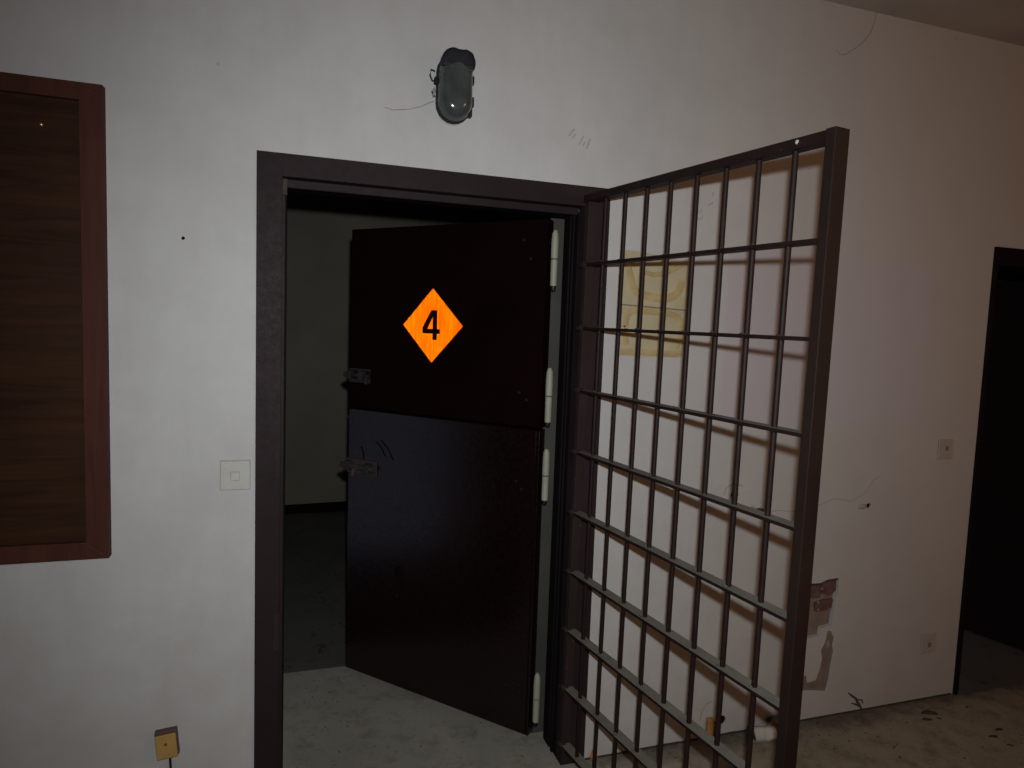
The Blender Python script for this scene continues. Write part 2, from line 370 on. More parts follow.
def line(name, pts, r, mat, flat=0.35, taper=None):
    bm = bmesh.new(); bm_tube(bm, [(x, 0, z) for x, z in pts], r, 6, taper)
    for v_ in bm.verts: v_.co.y *= flat
    return obj(name, bm, mat, wall, smooth=True)
line('crack', [(2.262, 2.884), (2.255, 2.84), (2.238, 2.80), (2.205, 2.76), (2.172, 2.735), (2.15, 2.722), (2.13, 2.705), (2.10, 2.702), (2.085, 2.715)], 0.0022, 'hairline')
line('crack', [(1.88, 0.90), (1.95, 0.915), (2.05, 0.905), (2.16, 0.925), (2.24, 0.95), (2.33, 0.935), (2.40, 0.965), (2.44, 1.02), (2.47, 1.035)], 0.0018, 'hairline')
line('crack', [(2.395, 0.090), (2.415, 0.075), (2.44, 0.058), (2.455, 0.035), (2.478, 0.004)], 0.006, 'crack_dark', 0.5, [0.5, 0.9, 1, 1.2, 0.8])
line('crack', [(2.418, 0.040), (2.445, 0.030), (2.465, 0.018)], 0.005, 'crack_dark', 0.5, [0.5, 1, 0.8])
line('crack', [(2.448, 0.052), (2.475, 0.046), (2.482, 0.028)], 0.004, 'crack_dark', 0.5, [0.6, 1, 0.6])
for pts in ([(0.992, 2.262), (1.004, 2.279), (1.012, 2.287)], [(1.005, 2.255), (1.016, 2.272)], [(1.030, 2.238), (1.038, 2.252), (1.045, 2.268)],
            [(1.046, 2.236), (1.052, 2.25)], [(1.058, 2.226), (1.066, 2.246), (1.070, 2.262)], [(1.512, 2.030), (1.525, 2.028), (1.533, 2.040)],
            [(1.520, 2.050), (1.53, 2.066)], [(1.555, 2.080), (1.575, 2.092)], [(1.568, 2.112), (1.574, 2.130)]):
    line('scuff_mark', pts, 0.0034, 'scuff_soft', 0.2)
# halo of disturbed plaster round the hole and the pencil ring near the floor
line('scuff_mark', [(1.700, 0.985), (1.708, 1.012), (1.73, 1.028), (1.76, 1.032), (1.785, 1.02)], 0.003, 'hairline', 0.25)
line('scuff_mark', [(1.655, 0.075), (1.662, 0.115), (1.685, 0.145), (1.71, 0.15)], 0.003, 'hairline', 0.25)

line('crack', [(2.14, 0.594), (2.20, 0.590), (2.24, 0.601), (2.292, 0.604)], 0.005, 'crack_dark', 0.5, [0.5, 0.8, 1.1, 0.9])  # dark line along the plaster overhang above the bricks
# grime-filled seam where the front wall meets the floor
def ragged_strip(name, x0, x1, h, mat, y=-0.004):
    bm = bmesh.new(); n = max(4, int((x1 - x0) / 0.05)); top = []
    for i in range(n + 1):
        x = x0 + (x1 - x0) * i / n; top.append((x, h * (0.55 + 0.7 * abs(noise.noise(Vector((x * 7, 3, 0)))))))
    for (xa, za), (xb, zb) in zip(top, top[1:]):
        bm_box(bm, xa, xb, y, 0.0, 0, (za + zb) / 2)
    bmesh.ops.remove_doubles(bm, verts=bm.verts[:], dist=1e-5)
    return obj(name, bm, mat)
b1 = ragged_strip('baseboard_front', 1.16, 2.995, 0.010, 'debris_dark'); struct(b1, 'thin dark line of grime along the foot of the white wall', 'baseboard')

# rest of the corridor
o = box('wall_rear', 'wall', -3.0, 5.6, -3.7, -3.6, 0, CZ); struct(o, 'painted corridor wall behind the viewer', 'wall')
o = box('wall_left', 'wall', -3.1, -3.0, -3.6, 0.0, 0, CZ); struct(o, 'painted corridor end wall far to the left', 'wall')
o = box('wall_right', 'wall', 5.6, 5.7, -3.6, 3.7, 0, CZ); struct(o, 'painted corridor end wall far to the right', 'wall')

# the cell
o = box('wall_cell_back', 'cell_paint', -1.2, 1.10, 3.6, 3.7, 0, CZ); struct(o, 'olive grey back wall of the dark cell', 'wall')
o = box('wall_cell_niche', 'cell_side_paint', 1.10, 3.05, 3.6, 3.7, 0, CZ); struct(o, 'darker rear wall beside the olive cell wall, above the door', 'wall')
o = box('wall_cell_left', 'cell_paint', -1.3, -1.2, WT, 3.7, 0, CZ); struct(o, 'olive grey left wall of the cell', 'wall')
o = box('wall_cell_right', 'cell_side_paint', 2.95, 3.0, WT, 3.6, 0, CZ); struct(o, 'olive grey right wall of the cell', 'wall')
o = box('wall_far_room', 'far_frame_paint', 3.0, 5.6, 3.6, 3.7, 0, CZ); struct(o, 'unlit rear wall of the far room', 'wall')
bm = bmesh.new(); bm_prism(bm, [(-1.2, -0.003), (1.10, -0.003), (1.10, 0.082), (0.5, 0.080), (0.3, 0.076), (-0.2, 0.068), (-1.2, 0.066)], 3.585, 3.6)
o = obj('baseboard_cell', bm, 'black_skirting'); struct(o, 'black skirting along the cell back wall', 'baseboard')

# door frame of the cell
W = 1.1543; H = 2.10
fr = empty('trim_1', (W / 2, 0, 0)); struct(fr, 'dark maroon steel door frame around the cell doorway', 'door frame')
def fbox(name, x0, x1, y0, y1, z0, z1, mat='frame_paint', bev=0.003):
    return box(name, mat, x0 - W / 2, x1 - W / 2, y0, y1, z0, z1, fr, bev)
fbox('left_post', 0.0, 0.072, -0.008, 0.04, 0, H, bev=0.0)
fbox('head', 0.0715, W - 0.0935, -0.008, 0.04, 2.033, H, bev=0.0)
fbox('right_post', W - 0.094, W, -0.008, 0.04, 0, H, bev=0.0)
fbox('left_stop', 0.03, 0.082, 0.04, 0.105, 0, 2.02)
fbox('left_lining', 0.03, 0.085, 0.105, 0.165, 0, 2.02, 'shaded_rebate')
fbox('head_moulding', 0.072, W - 0.094, 0.046, 0.060, 2.010, 2.07, 'frame_paint', 0.004)
fbox('head_stop', 0.086, W - 0.094, 0.060, 0.11, 2.016, 2.07, 'shaded_rebate')
fbox('head_lining', 0.086, W - 0.094, 0.11, 0.165, 2.018, 2.07, 'shaded_rebate')
fbox('right_stop', W - 0.096, 1.124, 0.04, 0.105, 0, 2.02, 'shaded_rebate')
fbox('right_bead', W - 0.102, W - 0.09, 0.072, 0.086, 0, 2.02, 'shaded_rebate', 0.002)
fbox('right_lining', W - 0.100, 1.124, 0.105, 0.165, 0, 2.02, 'shaded_rebate')
fbox('hinge_plate', 1.018, 1.124, 0.205, 0.222, 0, 2.02, 'rebate_grey', 0.002)
fbox('latch_plate', 0.072, 0.086, 0.030, 0.045, 1.985, 2.033, 'rust', 0.001)
for z in (1.17, 0.62):
    fbox('strike_plate', 0.055, 0.0725, -0.0095, 0.0, z - 0.06, z + 0.06, 'gate_hinge_paint', 0.001)

# far doorway frame and its opened dark door
f2 = empty('trim_2', (3.47, 0, 0)); struct(f2, 'near black door frame at the far right doorway', 'door frame')
def f2box(name, x0, x1, y0, y1, z0, z1): return box(name, 'far_frame_paint', x0 - 3.47, x1 - 3.47, y0, y1, z0, z1, f2, 0.003)
f2box('left_post', 3.008, 3.030, -0.012, WT + 0.01, 0, 2.034)
f2box('right_post', 3.885, 3.94, -0.012, WT + 0.01, 0, 2.034)
f2box('head', 3.030, 3.885, -0.012, WT + 0.01, 1.955, 2.034)
d3 = empty('door_3', (3.87, 0.02, 0), math.radians(105)); struct(d3, 'unlit dark door standing open in the far right doorway', 'door')
box('door_leaf', 'far_frame_paint', 0.0, 0.82, 0.0, 0.04, 0.012, 1.95, d3, 0.003)
box('lock_plate', 'far_frame_paint', 0.74, 0.79, 0.04, 0.046, 0.95, 1.12, d3, 0.002)

# ------------------------------------------------------------------ the cell's stable door: two leaves
DA = 0.836; HX, HY, DL = 0.9918, 0.168, 0.9637
def hinge_barrel(z0, z1, parent):
    zm = (z0 + z1) / 2
    px, py = 0.026, 0.012
    bm = bmesh.new(); bm_lathe(bm, [(0.006, z1), (0.0115, z1 - 0.012), (0.0135, z1 - 0.04), (0.0135, zm + 0.002)][::-1], 16, (px, py))
    a = obj('hinge', bm, 'hinge_cream', parent, smooth=True)
    bm = bmesh.new(); bm_lathe(bm, [(0.0125, z0 + 0.008), (0.0130, zm - 0.002)], 16, (px, py)); obj('knuckle', bm, 'hinge_cream', a, smooth=True)
    bm = bmesh.new(); bm_lathe(bm, [(0.0105, zm - 0.002), (0.0105, zm + 0.002)], 12, (px, py)); obj('washer', bm, 'rust', a)
    bm = bmesh.new(); bm_lathe(bm, [(0.005, z0 - 0.012), (0.009, z0 - 0.006), (0.009, z0 + 0.008)], 12, (px, py)); obj('pin_end', bm, 'black_rubber', a, smooth=True)
def rivets(parent, spots, mat='steel_worn', y=-0.002, r=0.006):
    for s, z in spots:
        bm = bmesh.new(); bm_prism(bm, ell(-s, z, r, r, 10), y - 0.001, 0.001); obj('bolt_head', bm, mat, parent, 0.001)
# upper leaf
d1 = empty('door_1', (HX, HY, 0), -DA); struct(d1, 'matte black brown upper door leaf carrying the orange diamond', 'door')
box('door_leaf', 'upper_door_paint', -DL, 0.0, 0.0, 0.045, 1.232, 2.010, d1, 0.002)
box('edge_strip', 'upper_door_paint', -0.012, 0.001, -0.003, 0.046, 1.235, 2.007, d1, 0.001)
hinge_barrel(1.757, 1.968, d1); hinge_barrel(1.250, 1.462, d1)
rivets(d1, [(0.098, 1.935), (0.066, 1.865), (0.095, 1.36), (0.062, 1.335)], 'rivet_dark')
b = box('bolt_plate', 'lower_door_paint', -0.962, -0.835, -0.006, 0.0, 1.340, 1.405, d1, 0.002)
bm = bmesh.new(); bm_tube(bm, [(-0.975, -0.018, 1.374), (-0.84, -0.018, 1.374)], 0.011, 10); obj('bolt_rod', bm, 'steel_worn', b, smooth=True)
for x in (-0.945, -0.875):
    box('staple', 'steel_worn', x - 0.012, x + 0.012, -0.033, -0.005, 1.356, 1.393, b, 0.003)
bm = bmesh.new(); bm_tube(bm, [(-0.845, -0.018, 1.374), (-0.838, -0.034, 1.362), (-0.835, -0.040, 1.340)], 0.007, 8); obj('bolt_knob', bm, 'steel_worn', b, smooth=True)
# lower leaf: faced with a glossy steel sheet
d2 = empty('door_2', (HX, HY, 0), -DA); struct(d2, 'glossy steel faced lower door leaf with a keyhole', 'door')
box('door_leaf', 'lower_door_paint', -DL, 0.0, 0.002, 0.045, 0.016, 1.226, d2, 0.002)
bm = bmesh.new(); n = 10
bm_box(bm, -DL + 0.004, -0.012, -0.004, 0.0015, 0.022, 1.222); obj('steel_sheet', bm, 'lower_door_paint', d2, 0.0015)
box('sheet_lip', 'upper_door_paint', -DL, -0.008, -0.007, 0.003, 1.2205, 1.2255, d2, 0.001)
hinge_barrel(0.952, 1.156, d2); hinge_barrel(0.072, 0.275, d2)
rivets(d2, [(0.092, 1.02), (0.066, 0.99), (0.03, 0.42), (0.10, 0.20), (0.068, 0.215), (0.066, 0.165), (0.16, 0.10), (0.30, 0.30), (0.88, 0.07), (0.60, 0.20), (0.66, 0.43)], 'rivet_dark', y=-0.006, r=0.005)
b = box('bolt_plate', 'rust', -0.966, -0.790, -0.009, -0.003, 0.935, 1.000, d2, 0.002)
bm = bmesh.new(); bm_tube(bm, [(-0.985, -0.022, 0.968), (-0.80, -0.022, 0.968)], 0.012, 10); obj('bolt_rod', bm, 'rust', b, smooth=True)
for x in (-0.945, -0.83):
    box('staple', 'steel_worn', x - 0.014, x + 0.014, -0.038, -0.006, 0.948, 0.990, b, 0.004)
bm = bmesh.new(); bm_tube(bm, [(-0.885, -0.022, 0.968), (-0.885, -0.05, 0.962), (-0.885, -0.058, 0.935)], 0.008, 8); obj('bolt_knob', bm, 'rust', b, smooth=True)
bm = bmesh.new(); bm_prism(bm, ell(-0.652, 0.530, 0.026, 0.030, 14), -0.007, -0.003); k = obj('keyhole_plate', bm, 'dark_hole', d2, 0.001)
bm = bmesh.new(); bm_prism(bm, [(-0.666, 0.512), (-0.658, 0.45), (-0.648, 0.44), (-0.638, 0.45), (-0.636, 0.512)], -0.0068, -0.003); obj('keyhole_drip', bm, 'dark_hole', k)
for a_, b_ in (((-0.80, 1.09), (-0.745, 1.03)), ((-0.772, 1.10), (-0.700, 1.02)), ((-0.885, 1.06), (-0.868, 0.985))):
    bm = bmesh.new(); bm_tube(bm, [(a_[0], -0.004, a_[1]), ((a_[0] + b_[0]) / 2 + 0.006, -0.004, (a_[1] + b_[1]) / 2 + 0.006), (b_[0], -0.004, b_[1])], 0.004, 6)
    for v_ in bm.verts: v_.co.y = -0.004 + (v_.co.y + 0.004) * 0.3
    obj('scratch', bm, 'dark_hole', d2, smooth=True)

# the orange diamond
sg = empty('number_sign', (HX, HY, 0), -DA); tag(sg, 'bright orange diamond sign with a black number 4 on the upper door leaf', 'sign')
SX, SZ = -0.513, 1.603
bm = bmesh.new(); bm_prism(bm, [(SX, SZ - 0.152), (SX + 0.151, SZ + 0.002), (SX - 0.002, SZ + 0.153), (SX - 0.152, SZ)], -0.0008, -0.0002)
plate = obj('diamond_plate', bm, 'orange_back', sg)
# retroreflective sheeting: rows of tiny mirrored cube corners that throw the flash back
bm = bmesh.new(); A_ = 0.005; hA = A_ * math.sqrt(3) / 2; dep = A_ / math.sqrt(6); cache = {}
def cv(x, y, z):
    k_ = (round(x, 5), round(y, 5), round(z, 5))
    if k_ not in cache: cache[k_] = bm.verts.new((x, y, z))
    return cache[k_]
for j in range(-38, 38):
    for i in range(-66, 66):
        xa = (i + 0.5 * (j % 2)) * A_; za = j * hA
        for tri in (((xa, za), (xa + A_, za), (xa + A_ / 2, za + hA)), ((xa + A_ / 2, za + hA), (xa + A_, za), (xa + 1.5 * A_, za + hA))):
            cx_ = sum(p[0] for p in tri) / 3; cz_ = sum(p[1] for p in tri) / 3
            if abs(cx_) + abs(cz_) > 0.150: continue
            if (tri[1][0] - tri[0][0]) * (tri[2][1] - tri[0][1]) - (tri[2][0] - tri[0][0]) * (tri[1][1] - tri[0][1]) < 0: tri = tri[::-1]
            ap = cv(SX + cx_, -0.0030 + dep, SZ + cz_); vv = [cv(SX + p[0], -0.0030, SZ + p[1]) for p in tri]
            for q in range(3): bm.faces.new((vv[q], vv[(q + 1) % 3], ap))
o = obj('prism_sheet', bm, 'orange', plate); o['kind'] = 'stuff'; o['label'] = 'orange retroreflective prism sheeting'
bm = bmesh.new()
def gq(pts): bm_prism(bm, [(SX + 0.008 + x * 0.93, SZ + 0.002 + z) for x, z in pts], -0.0040, -0.0031)
gq([(-0.0045, -0.060), (0.0185, -0.060), (0.0185, 0.061), (-0.0045, 0.061)])
gq([(-0.060, -0.034), (0.034, -0.034), (0.034, -0.0155), (-0.060, -0.0155)])
gq([(-0.060, -0.0155), (-0.0345, -0.0155), (-0.0045, 0.036), (-0.0045, 0.061), (-0.014, 0.061), (-0.060, -0.010)])
obj('numeral_four', bm, 'numeral_black', sg)

# ------------------------------------------------------------------ the barred gate
GA = -1.4052; GX, GY = 1.0622, -0.0300
gt = empty('barred_gate', (GX - 0.0036, GY + 0.0212, 0), GA); gt.rotation_euler.y = 0.0105; tag(gt, 'brown iron barred gate swung open from the door frame', 'gate')
ZT = 2.046; DZ = 0.2165
rails = []
bm = bmesh.new(); bm_box(bm, 0.0, 0.945, -0.0185, 0.0185, -0.0050, 0.0050)
r0 = obj('rail', bm, 'gate_iron', gt, 0.0015); r0.location = (0, 0, ZT - DZ)
for k in range(2, 10): share('rail', r0, gt, (0, 0, ZT - DZ * k))
box('top_rail', 'gate_iron', 0.0, 0.945, -0.0200, 0.0200, 2.040, 2.064, gt, 0.0015)
bm = bmesh.new(); bm_tube(bm, [(0, 0, 0.085), (0, 0, 2.04)], 0.0072, 10)
b0 = obj('bar', bm, 'gate_iron', gt, smooth=True); b0.location = (0.1035, 0, 0)
for k in range(1, 8): share('bar', b0, gt, (0.1035 + 0.1065 * k, 0, 0))
box('free_stile', 'stile_iron', 0.943, 0.969, -0.0225, 0.0225, 0.07, 2.066, gt, 0.002)
box('hinge_stile', 'gate_hinge_paint', 0.004, 0.026, -0.014, 0.020, 0.07, 2.05, gt, 0.002)
# weld lumps where the rails meet the hinge stile
bm = bmesh.new(); bm_blob(bm, (0.012, -0.010, 0.0), (0.024, 0.016, 0.014), 2, 2, 0.4)
l0 = obj('weld_lump', bm, 'gate_hinge_paint', gt, smooth=True); l0.location = (0, 0, ZT - DZ)
for k in range(2, 10): share('weld_lump', l0, gt, (0, 0, ZT - DZ * k))
for z in (1.72, 0.98, 0.2):
    bm = bmesh.new(); bm_lathe(bm, [(0.010, z - 0.045), (0.010, z + 0.045)], 12, (-0.012, 0.012)); obj('hinge_knuckle', bm, 'gate_hinge_paint', gt, smooth=True)
# small weld beads under the bars
bm = bmesh.new()
for k in range(8):
    for j in range(1, 10):
        if random.random() < 0.75: bm_blob(bm, (0.1035 + 0.1065 * k + random.uniform(-.008, .008), -0.009, ZT - DZ * j + 0.004), (random.uniform(0.006, 0.011), 0.006, random.uniform(0.004, 0.006)), k + j, 1, 0.5)
o = obj('weld_beads', bm, 'gate_iron', gt, smooth=True); o['kind'] = 'stuff'
bm = bmesh.new(); bm_blob(bm, (0.868, -0.0205, 2.054), (0.005, 0.003, 0.005), 4, 1, 0.3); obj('paint_chip', bm, 'white_litter', gt)

# ------------------------------------------------------------------ things on the wall
# bulkhead lamp over the door
lp = empty('bulkhead_lamp', (0.586, 0, 2.352)); tag(lp, 'old oval bulkhead lamp with grey green glass above the door', 'wall lamp')
def stadium(w_, h_, n=10, dz=0.0):
    r = w_ / 2; s = h_ / 2 - r; p = []
    for i in range(n + 1): a = PI * i / n; p.append((r * math.cos(a), dz + s + r * math.sin(a)))
    for i in range(n + 1): a = PI + PI * i / n; p.append((r * math.cos(a), dz - s + r * math.sin(a)))
    return p
bm = bmesh.new(); bm_prism(bm, stadium(0.104, 0.214), -0.004, 0.0); obj('gasket', bm, 'switch_plastic', lp)
bm = bmesh.new(); bm_prism(bm, stadium(0.114, 0.212, dz=0.001), -0.032, -0.004); obj('base', bm, 'lamp_black', lp, 0.004)
bm = bmesh.new()
rings = []; NS = 26
for i in range(10):
    t_ = i / 9; y = -0.030 - 0.052 * math.sin(t_ * PI / 2); k = math.cos(t_ * PI / 2) ** 0.55 if i < 9 else 0.0
    ring = []
    for (x, z) in stadium(0.108, 0.196, 16, -0.004):
        sgn = 1 if z > -0.004 else -1
        core = sgn * max(0, min(0.038, abs(z + 0.004)))
        zz = core + (z + 0.004 - core) * max(k, 0.03) - 0.004
        rib = 1 + 0.02 * math.cos(zz * 2 * PI / 0.012)
        ring.append(bm.verts.new((x * max(k, 0.03) * rib, y, zz)))
    rings.append(ring)
for a, b in zip(rings, rings[1:]):
    n_ = len(a)
    for i in range(n_): bm.faces.new((a[i], b[i], b[(i + 1) % n_], a[(i + 1) % n_]))
bm.faces.new(rings[-1][::-1])
bmesh.ops.recalc_face_normals(bm, faces=bm.faces[:])
obj('glass_cover', bm, 'lamp_glass', lp, smooth=True)
bm = bmesh.new()
pr = [(-0.050, 0.046), (0.051, 0.046), (0.056, 0.072), (0.046, 0.098), (0.024, 0.108), (0.006, 0.103), (-0.016, 0.109), (-0.038, 0.100), (-0.052, 0.08)]
bm_prism(bm, pr, -0.080, -0.030); obj('broken_cap', bm, 'lamp_black', lp, 0.012)
box('cap_band', 'lamp_glass', -0.044, 0.046, -0.084, -0.045, 0.040, 0.046, lp, 0.003)
for x, z, s in ((0.056, 0.035, 1), (0.057, -0.032, 1.2), (0.052, -0.066, 1), (-0.056, 0.02, 0.8)):
    box('lug', 'lamp_black', x - 0.008, x + 0.008, -0.026, -0.002, z - 0.013 * s, z + 0.013 * s, lp, 0.003)
bm = bmesh.new(); bm_tube(bm, [(-0.055, -0.01, 0.022), (-0.070, -0.014, 0.018), (-0.078, -0.016, 0.034), (-0.074, -0.014, 0.052), (-0.062, -0.010, 0.050)], 0.0028, 7); obj('wire_loop', bm, 'lamp_black', lp, smooth=True)
bm = bmesh.new(); bm_tube(bm, [(-0.058, -0.006, -0.002), (-0.066, -0.008, -0.014), (-0.062, -0.006, -0.028)], 0.006, 7); obj('broken_lug', bm, 'scuff', lp, smooth=True)
bm = bmesh.new(); bm_tube(bm, [(-0.060, -0.003, -0.040), (-0.075, -0.004, -0.046), (-0.10, -0.002, -0.060), (-0.14, -0.002, -0.075), (-0.19, -0.002, -0.083), (-0.215, -0.002, -0.078)], 0.0013, 6); obj('loose_wire', bm, 'scuff', lp, smooth=True)

# wooden board on the left
bx0, bx1, bz0, bz1 = -1.60, -0.392, 0.9020, 2.224
nb = empty('wooden_board', ((bx0 + bx1) / 2, 0, bz0)); tag(nb, 'large dark brown wooden panel in a red brown frame on the left wall', 'wooden board')
ox = (bx0 + bx1) / 2
def bpiece(name, poly, y0, y1, mat):
    bm = bmesh.new(); bm_prism(bm, [(x - ox, z - bz0) for x, z in poly], y0, y1); return obj(name, bm, mat, nb, 0.0015)
fw = 0.058
box('panel', 'board_wood', bx0 - ox + 0.03, bx1 - ox - 0.03, -0.012, 0.0, 0.03, bz1 - bz0 - 0.03, nb)
bpiece('frame_top', [(bx0, bz1), (bx1, bz1), (bx1 - fw, bz1 - fw * 0.8), (bx0 + fw, bz1 - fw * 0.8)], -0.03, 0.0, 'board_frame_wood')
bpiece('frame_bottom', [(bx0, bz0), (bx1, bz0), (bx1 - fw, bz0 + fw * 0.85), (bx0 + fw, bz0 + fw * 0.85)], -0.03, 0.0, 'board_frame_wood')
bpiece('frame_side', [(bx1, bz0), (bx1, bz1), (bx1 - fw, bz1 - fw * 0.8), (bx1 - fw, bz0 + fw * 0.85)], -0.03, 0.0, 'board_frame_wood')
bpiece('frame_side', [(bx0, bz0), (bx0, bz1), (bx0 + fw, bz1 - fw * 0.8), (bx0 + fw, bz0 + fw * 0.85)], -0.03, 0.0, 'board_frame_wood')
bm = bmesh.new(); bm_blob(bm, (-0.542 - ox, -0.014, 2.104 - bz0), (0.006, 0.005, 0.006), 1, 2, 0.1); o = obj('drawing_pin', bm, 'brass', nb, smooth=True); o['label'] = 'small brass drawing pin'

# light switch beside the frame
sw = empty('light_switch', (-0.057, 0, 1.127)); tag(sw, 'square off white light switch beside the door frame', 'light switch')
box('grime_edge', 'grime_line', -0.0435, 0.0435, -0.0015, 0.0, -0.046, 0.047, sw)
box('plate', 'switch_plastic', -0.042, 0.042, -0.009, -0.0015, -0.044, 0.044, sw, 0.002)
box('rocker_gap', 'grime_line', -0.0145, 0.0135, -0.0096, -0.009, -0.016, 0.013, sw)
bm = bmesh.new(); bm_prism(bm, [(-0.012, -0.014), (0.012, -0.014), (0.012, 0.010), (-0.012, 0.010)], -0.0125, -0.0092); obj('rocker', bm, 'switch_plastic', sw, 0.001)

# orange junction box low on the wall
jb = empty('junction_box', (-0.247, 0, 0.306)); tag(jb, 'small ochre junction box with a black cable low on the wall', 'junction box')
b = box('body', 'brown_edge', -0.031, 0.030, -0.020, 0.0, -0.040, 0.043, jb, 0.002)
c_ = box('cover', 'ochre_plastic', -0.030, 0.027, -0.026, -0.020, -0.042, 0.034, jb, 0.002)
for o in (b, c_): o.rotation_euler.y = math.radians(-5)
bm = bmesh.new(); bm_prism(bm, ell(-0.002, 0.004, 0.0045, 0.0045, 10), -0.0275, -0.026); obj('screw', bm, 'brown_edge', c_)
bm = bmesh.new(); bm_tube(bm, [(0.006, -0.008, -0.038), (0.008, -0.007, -0.09), (0.012, -0.006, -0.18), (0.010, -0.006, -0.305)], 0.0035, 8); o = obj('cable', bm, 'black_rubber', jb, smooth=True)

# two pale sockets on the right end of the wall
def socket(x, z, label, hole):
    s = empty('wall_socket', (x, 0, z)); tag(s, label, 'wall socket', 'pale sockets by the far doorway')
    box('grime_edge', 'grime_line', -0.042, 0.042, -0.0014, 0, -0.043, 0.043, s)
    box('plate', 'socket_plastic', -0.041, 0.041, -0.008, -0.0014, -0.042, 0.042, s, 0.002)
    bm = bmesh.new(); bm_prism(bm, ell(0.004, 0.0, 0.026, 0.026, 18), -0.0092, -0.008); k = obj('well', bm, 'socket_plastic', s)
    bm = bmesh.new(); bm_prism(bm, ell(0.004, hole[0], hole[1], hole[1] * 1.1, 12), -0.0098, -0.009); obj('contact', bm, 'scuff_dark', k)
socket(2.824, 1.145, 'faint square wall socket at waist height near the far doorway', (0.004, 0.010))
socket(2.824, 0.264, 'faint square wall socket near the floor by the far doorway', (-0.004, 0.012))

# yellowed sheets behind the gate bars
def sheet(name, poly, rings_, label):
    s = empty(name, (poly[0][0], 0, poly[0][1])); tag(s, label, 'paper sheet', 'yellowed sheets behind the gate bars')
    loc = lambda p: (p[0] - poly[0][0], p[1] - poly[0][1])
    bm = bmesh.new(); bm_prism(bm, [loc(p) for p in poly], -0.0018, 0.0); obj('paper', bm, 'yellow_paper', s)
    for pts, r in rings_:
        bm = bmesh.new(); bm_tube(bm, [(*[loc(p)[0]], -0.0018, loc(p)[1]) for p in pts], r, 8)
        for v_ in bm.verts: v_.co.y = -0.0018 + (v_.co.y + 0.0018) * 0.12
        obj('glue_streak', bm, 'glue', s, smooth=True)
def arc(pts, n=6):
    P = [Vector((a, b, 0)) for a, b in pts]; out = []
    for i in range(len(P) - 1):
        p0 = P[max(i - 1, 0)]; p1 = P[i]; p2 = P[i + 1]; p3 = P[min(i + 2, len(P) - 1)]
        for k in range(n):
            t_ = k / n; q = 0.5 * ((2 * p1) + (-p0 + p2) * t_ + (2 * p0 - 5 * p1 + 4 * p2 - p3) * t_ ** 2 + (-p0 + 3 * p1 - 3 * p2 + p3) * t_ ** 3)
            out.append((q.x, q.y))
    return out + [pts[-1]]
sheet('yellow_sheet', [(1.222, 1.704), (1.494, 1.694), (1.490, 1.868), (1.40, 1.878), (1.300, 1.893), (1.214, 1.896)],
      [(arc([(1.235, 1.855), (1.250, 1.80), (1.275, 1.752), (1.335, 1.735), (1.40, 1.733), (1.445, 1.755), (1.462, 1.80)]), 0.015),
       (arc([(1.30, 1.822), (1.35, 1.815), (1.40, 1.828), (1.46, 1.858)]), 0.009)], 'upper yellowed sheet with glue stains behind the gate bars')
bm = bmesh.new(); bm_prism(bm, [(1.222, 1.7005), (1.494, 1.6905), (1.494, 1.695), (1.222, 1.705)], -0.0026, -0.0018); line_ = obj('torn_edge', bm, 'scuff_dark', bpy.data.objects['yellow_sheet']); line_.location = (-1.222, 0, -1.704)
sheet('yellow_sheet', [(1.223, 1.520), (1.478, 1.518), (1.494, 1.691), (1.223, 1.7015)],
      [(arc([(1.245, 1.560), (1.240, 1.64), (1.262, 1.680), (1.33, 1.683), (1.42, 1.676), (1.462, 1.655), (1.472, 1.60), (1.45, 1.555)]), 0.012),
       (arc([(1.225, 1.533), (1.32, 1.534), (1.44, 1.530), (1.474, 1.540)]), 0.011)], 'lower yellowed sheet with glue stains behind the gate bars')

# ------------------------------------------------------------------ litter on the floor
def crumple(name, c, r, mat, seed, label, cat, parent=None):
    bm = bmesh.new(); bm_blob(bm, (0, 0, r[2] * 0.9), r, seed, 3, 0.55)
    for v_ in bm.verts: v_.co.z = max(0.0, v_.co.z)
    o = obj(name, bm, mat); o.location = c; tag(o, label, cat); return o
# crushed tin lying at the wall
tn = empty('crushed_cup', (1.90, -0.075, 0.0), math.radians(-8)); tag(tn, 'crushed white paper cup lying at the foot of the wall', 'cup')
bm = bmesh.new(); ringp = []
for i in range(7):
    x = -0.05 + 0.10 * i / 6; r = 0.034 - 0.008 * i / 6; ring = []
    for k in range(16):
        a = 2 * PI * k / 16; q = r * (1 + 0.22 * noise.noise(Vector((x * 30, math.cos(a) * 1.5, math.sin(a) * 1.5))))
        ring.append(bm.verts.new((x, q * math.cos(a), max(0.0015, 0.030 + q * 0.92 * math.sin(a)))))
    ringp.append(ring)
for a, b in zip(ringp, ringp[1:]):
    for k in range(16): bm.faces.new((a[k], a[(k + 1) % 16], b[(k + 1) % 16], b[k]))
bm.faces.new(ringp[-1])
obj('cup_wall', bm, 'white_litter', tn, smooth=True)
bm = bmesh.new(); bm_tube(bm, [(-0.05, 0.034 * math.cos(2 * PI * k / 16), 0.030 + 0.031 * math.sin(2 * PI * k / 16)) for k in range(17)], 0.003, 6); obj('rim', bm, 'mortar_grey', tn, smooth=True)
bm = bmesh.new(); bm_prism(bm, [(0.027 * math.cos(2 * PI * k / 14), 0.030 + 0.026 * math.sin(2 * PI * k / 14)) for k in range(14)], -0.001, 0.001)
o = obj('dark_inside', bm, 'debris_dark', tn); o.rotation_euler.z = PI / 2; o.location = (-0.035, 0, 0)
crumple('plaster_lump', (2.005, -0.035, 0), (0.045, 0.024, 0.036), 'mortar_grey', 11, 'speckled plaster lump leaning on the wall behind the white cup', 'rubble')
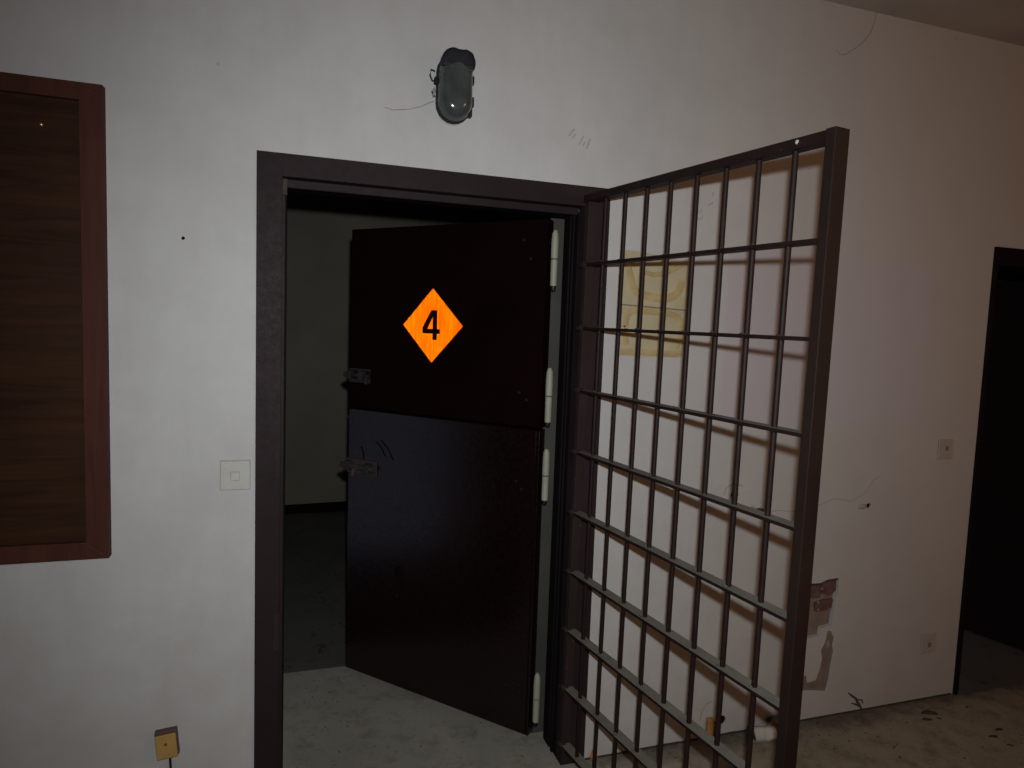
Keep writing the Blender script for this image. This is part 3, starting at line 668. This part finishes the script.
crumple('orange_scrap', (1.192, -0.012, 0), (0.012, 0.010, 0.020), 'orange_litter', 4, 'tiny orange scrap on the floor beside the door frame', 'scrap')
ob = empty('cable_box', (1.700, 0, 0.04)); tag(ob, 'small ochre cable box fixed low on the wall behind the gate', 'junction box')
box('body', 'ochre_rust', -0.018, 0.012, -0.022, 0.0, -0.03, 0.048, ob, 0.004)
box('cover_lip', 'brown_edge', 0.008, 0.014, -0.025, -0.004, -0.022, 0.040, ob, 0.002)

def flake(bm, x, y, r, seed, z=0.0):
    n_ = 7; rn = random.Random(seed); a0 = rn.uniform(0, 6.28); ax = rn.uniform(0.2, 0.55); ang = rn.uniform(0, PI)
    P = []
    for i in range(n_):
        a = a0 + 2 * PI * i / n_; q = r * rn.uniform(0.6, 1.1)
        u, v_ = q * math.cos(a), q * math.sin(a) * ax
        P.append((x + u * math.cos(ang) - v_ * math.sin(ang), y + u * math.sin(ang) + v_ * math.cos(ang)))
    b = [bm.verts.new((px, py, z)) for px, py in P]; tp = [bm.verts.new((x + (px - x) * 0.7, y + (py - y) * 0.7, z + r * rn.uniform(0.15, 0.4))) for px, py in P]
    bm.faces.new(tp)
    for i in range(n_): j = (i + 1) % n_; bm.faces.new((b[i], b[j], tp[j], tp[i]))
bm = bmesh.new()
for k in range(330):
    x = random.uniform(1.2, 3.1); y = -abs(random.gauss(0, 0.45)) - 0.01
    flake(bm, x, y, random.uniform(0.0015, 0.007) * (1 if random.random() < 0.9 else 1.8), k)
for k in range(150):
    flake(bm, random.uniform(0.12, 1.0), random.uniform(-0.2, 0.9), random.uniform(0.0015, 0.006), 900 + k)
o = obj('floor_debris', bm, 'debris_dark'); tag(o, 'scattered dark crumbs and dirt on the floor', 'debris', kind='stuff')
for i, (x, y, r, lab) in enumerate(((2.752, -0.10, 0.036, 'largest dark flake of dirt on the floor below the low socket'), (2.70, -0.135, 0.026, 'thin dark flake beside the largest flake below the low socket'),
                       (2.93, -0.27, 0.030, 'dark flake of dirt rightmost on the corridor floor'), (2.86, -0.30, 0.022, 'small dark flake left of the rightmost flake on the floor'),
                       (2.87, -0.36, 0.016, 'tiny dark flake nearest the lower right corner'))):
    bm = bmesh.new(); flake(bm, 0, 0, r, 40 + i); o = obj('dirt_flake', bm, 'debris_dark'); o.location = (x, y, 0); o.scale = (1.3, 0.55, 1); o.rotation_euler.z = -0.5; tag(o, lab, 'dirt flake', 'larger dirt flakes on the corridor floor')
spots = [(0.16, 2.45, .05), (0.40, 2.10, .05), (0.30, 1.70, .07), (0.45, 1.62, .035), (0.36, 1.35, .05), (0.27, 1.12, .075), (0.38, 1.14, .035), (0.08, 0.97, .04), (0.18, 2.0, .03), (0.5, 1.9, .03)]
bm = bmesh.new()
for i, (x, y, r) in enumerate(spots):
    for j in range(5): flake(bm, x + random.uniform(-r, r), y + random.uniform(-r, r) * 0.6, r * random.uniform(0.25, 0.6), 70 + i * 7 + j, -0.003)
o = obj('cell_debris', bm, 'debris_dark'); tag(o, 'black crumbs of debris on the dark cell floor', 'debris', kind='stuff')
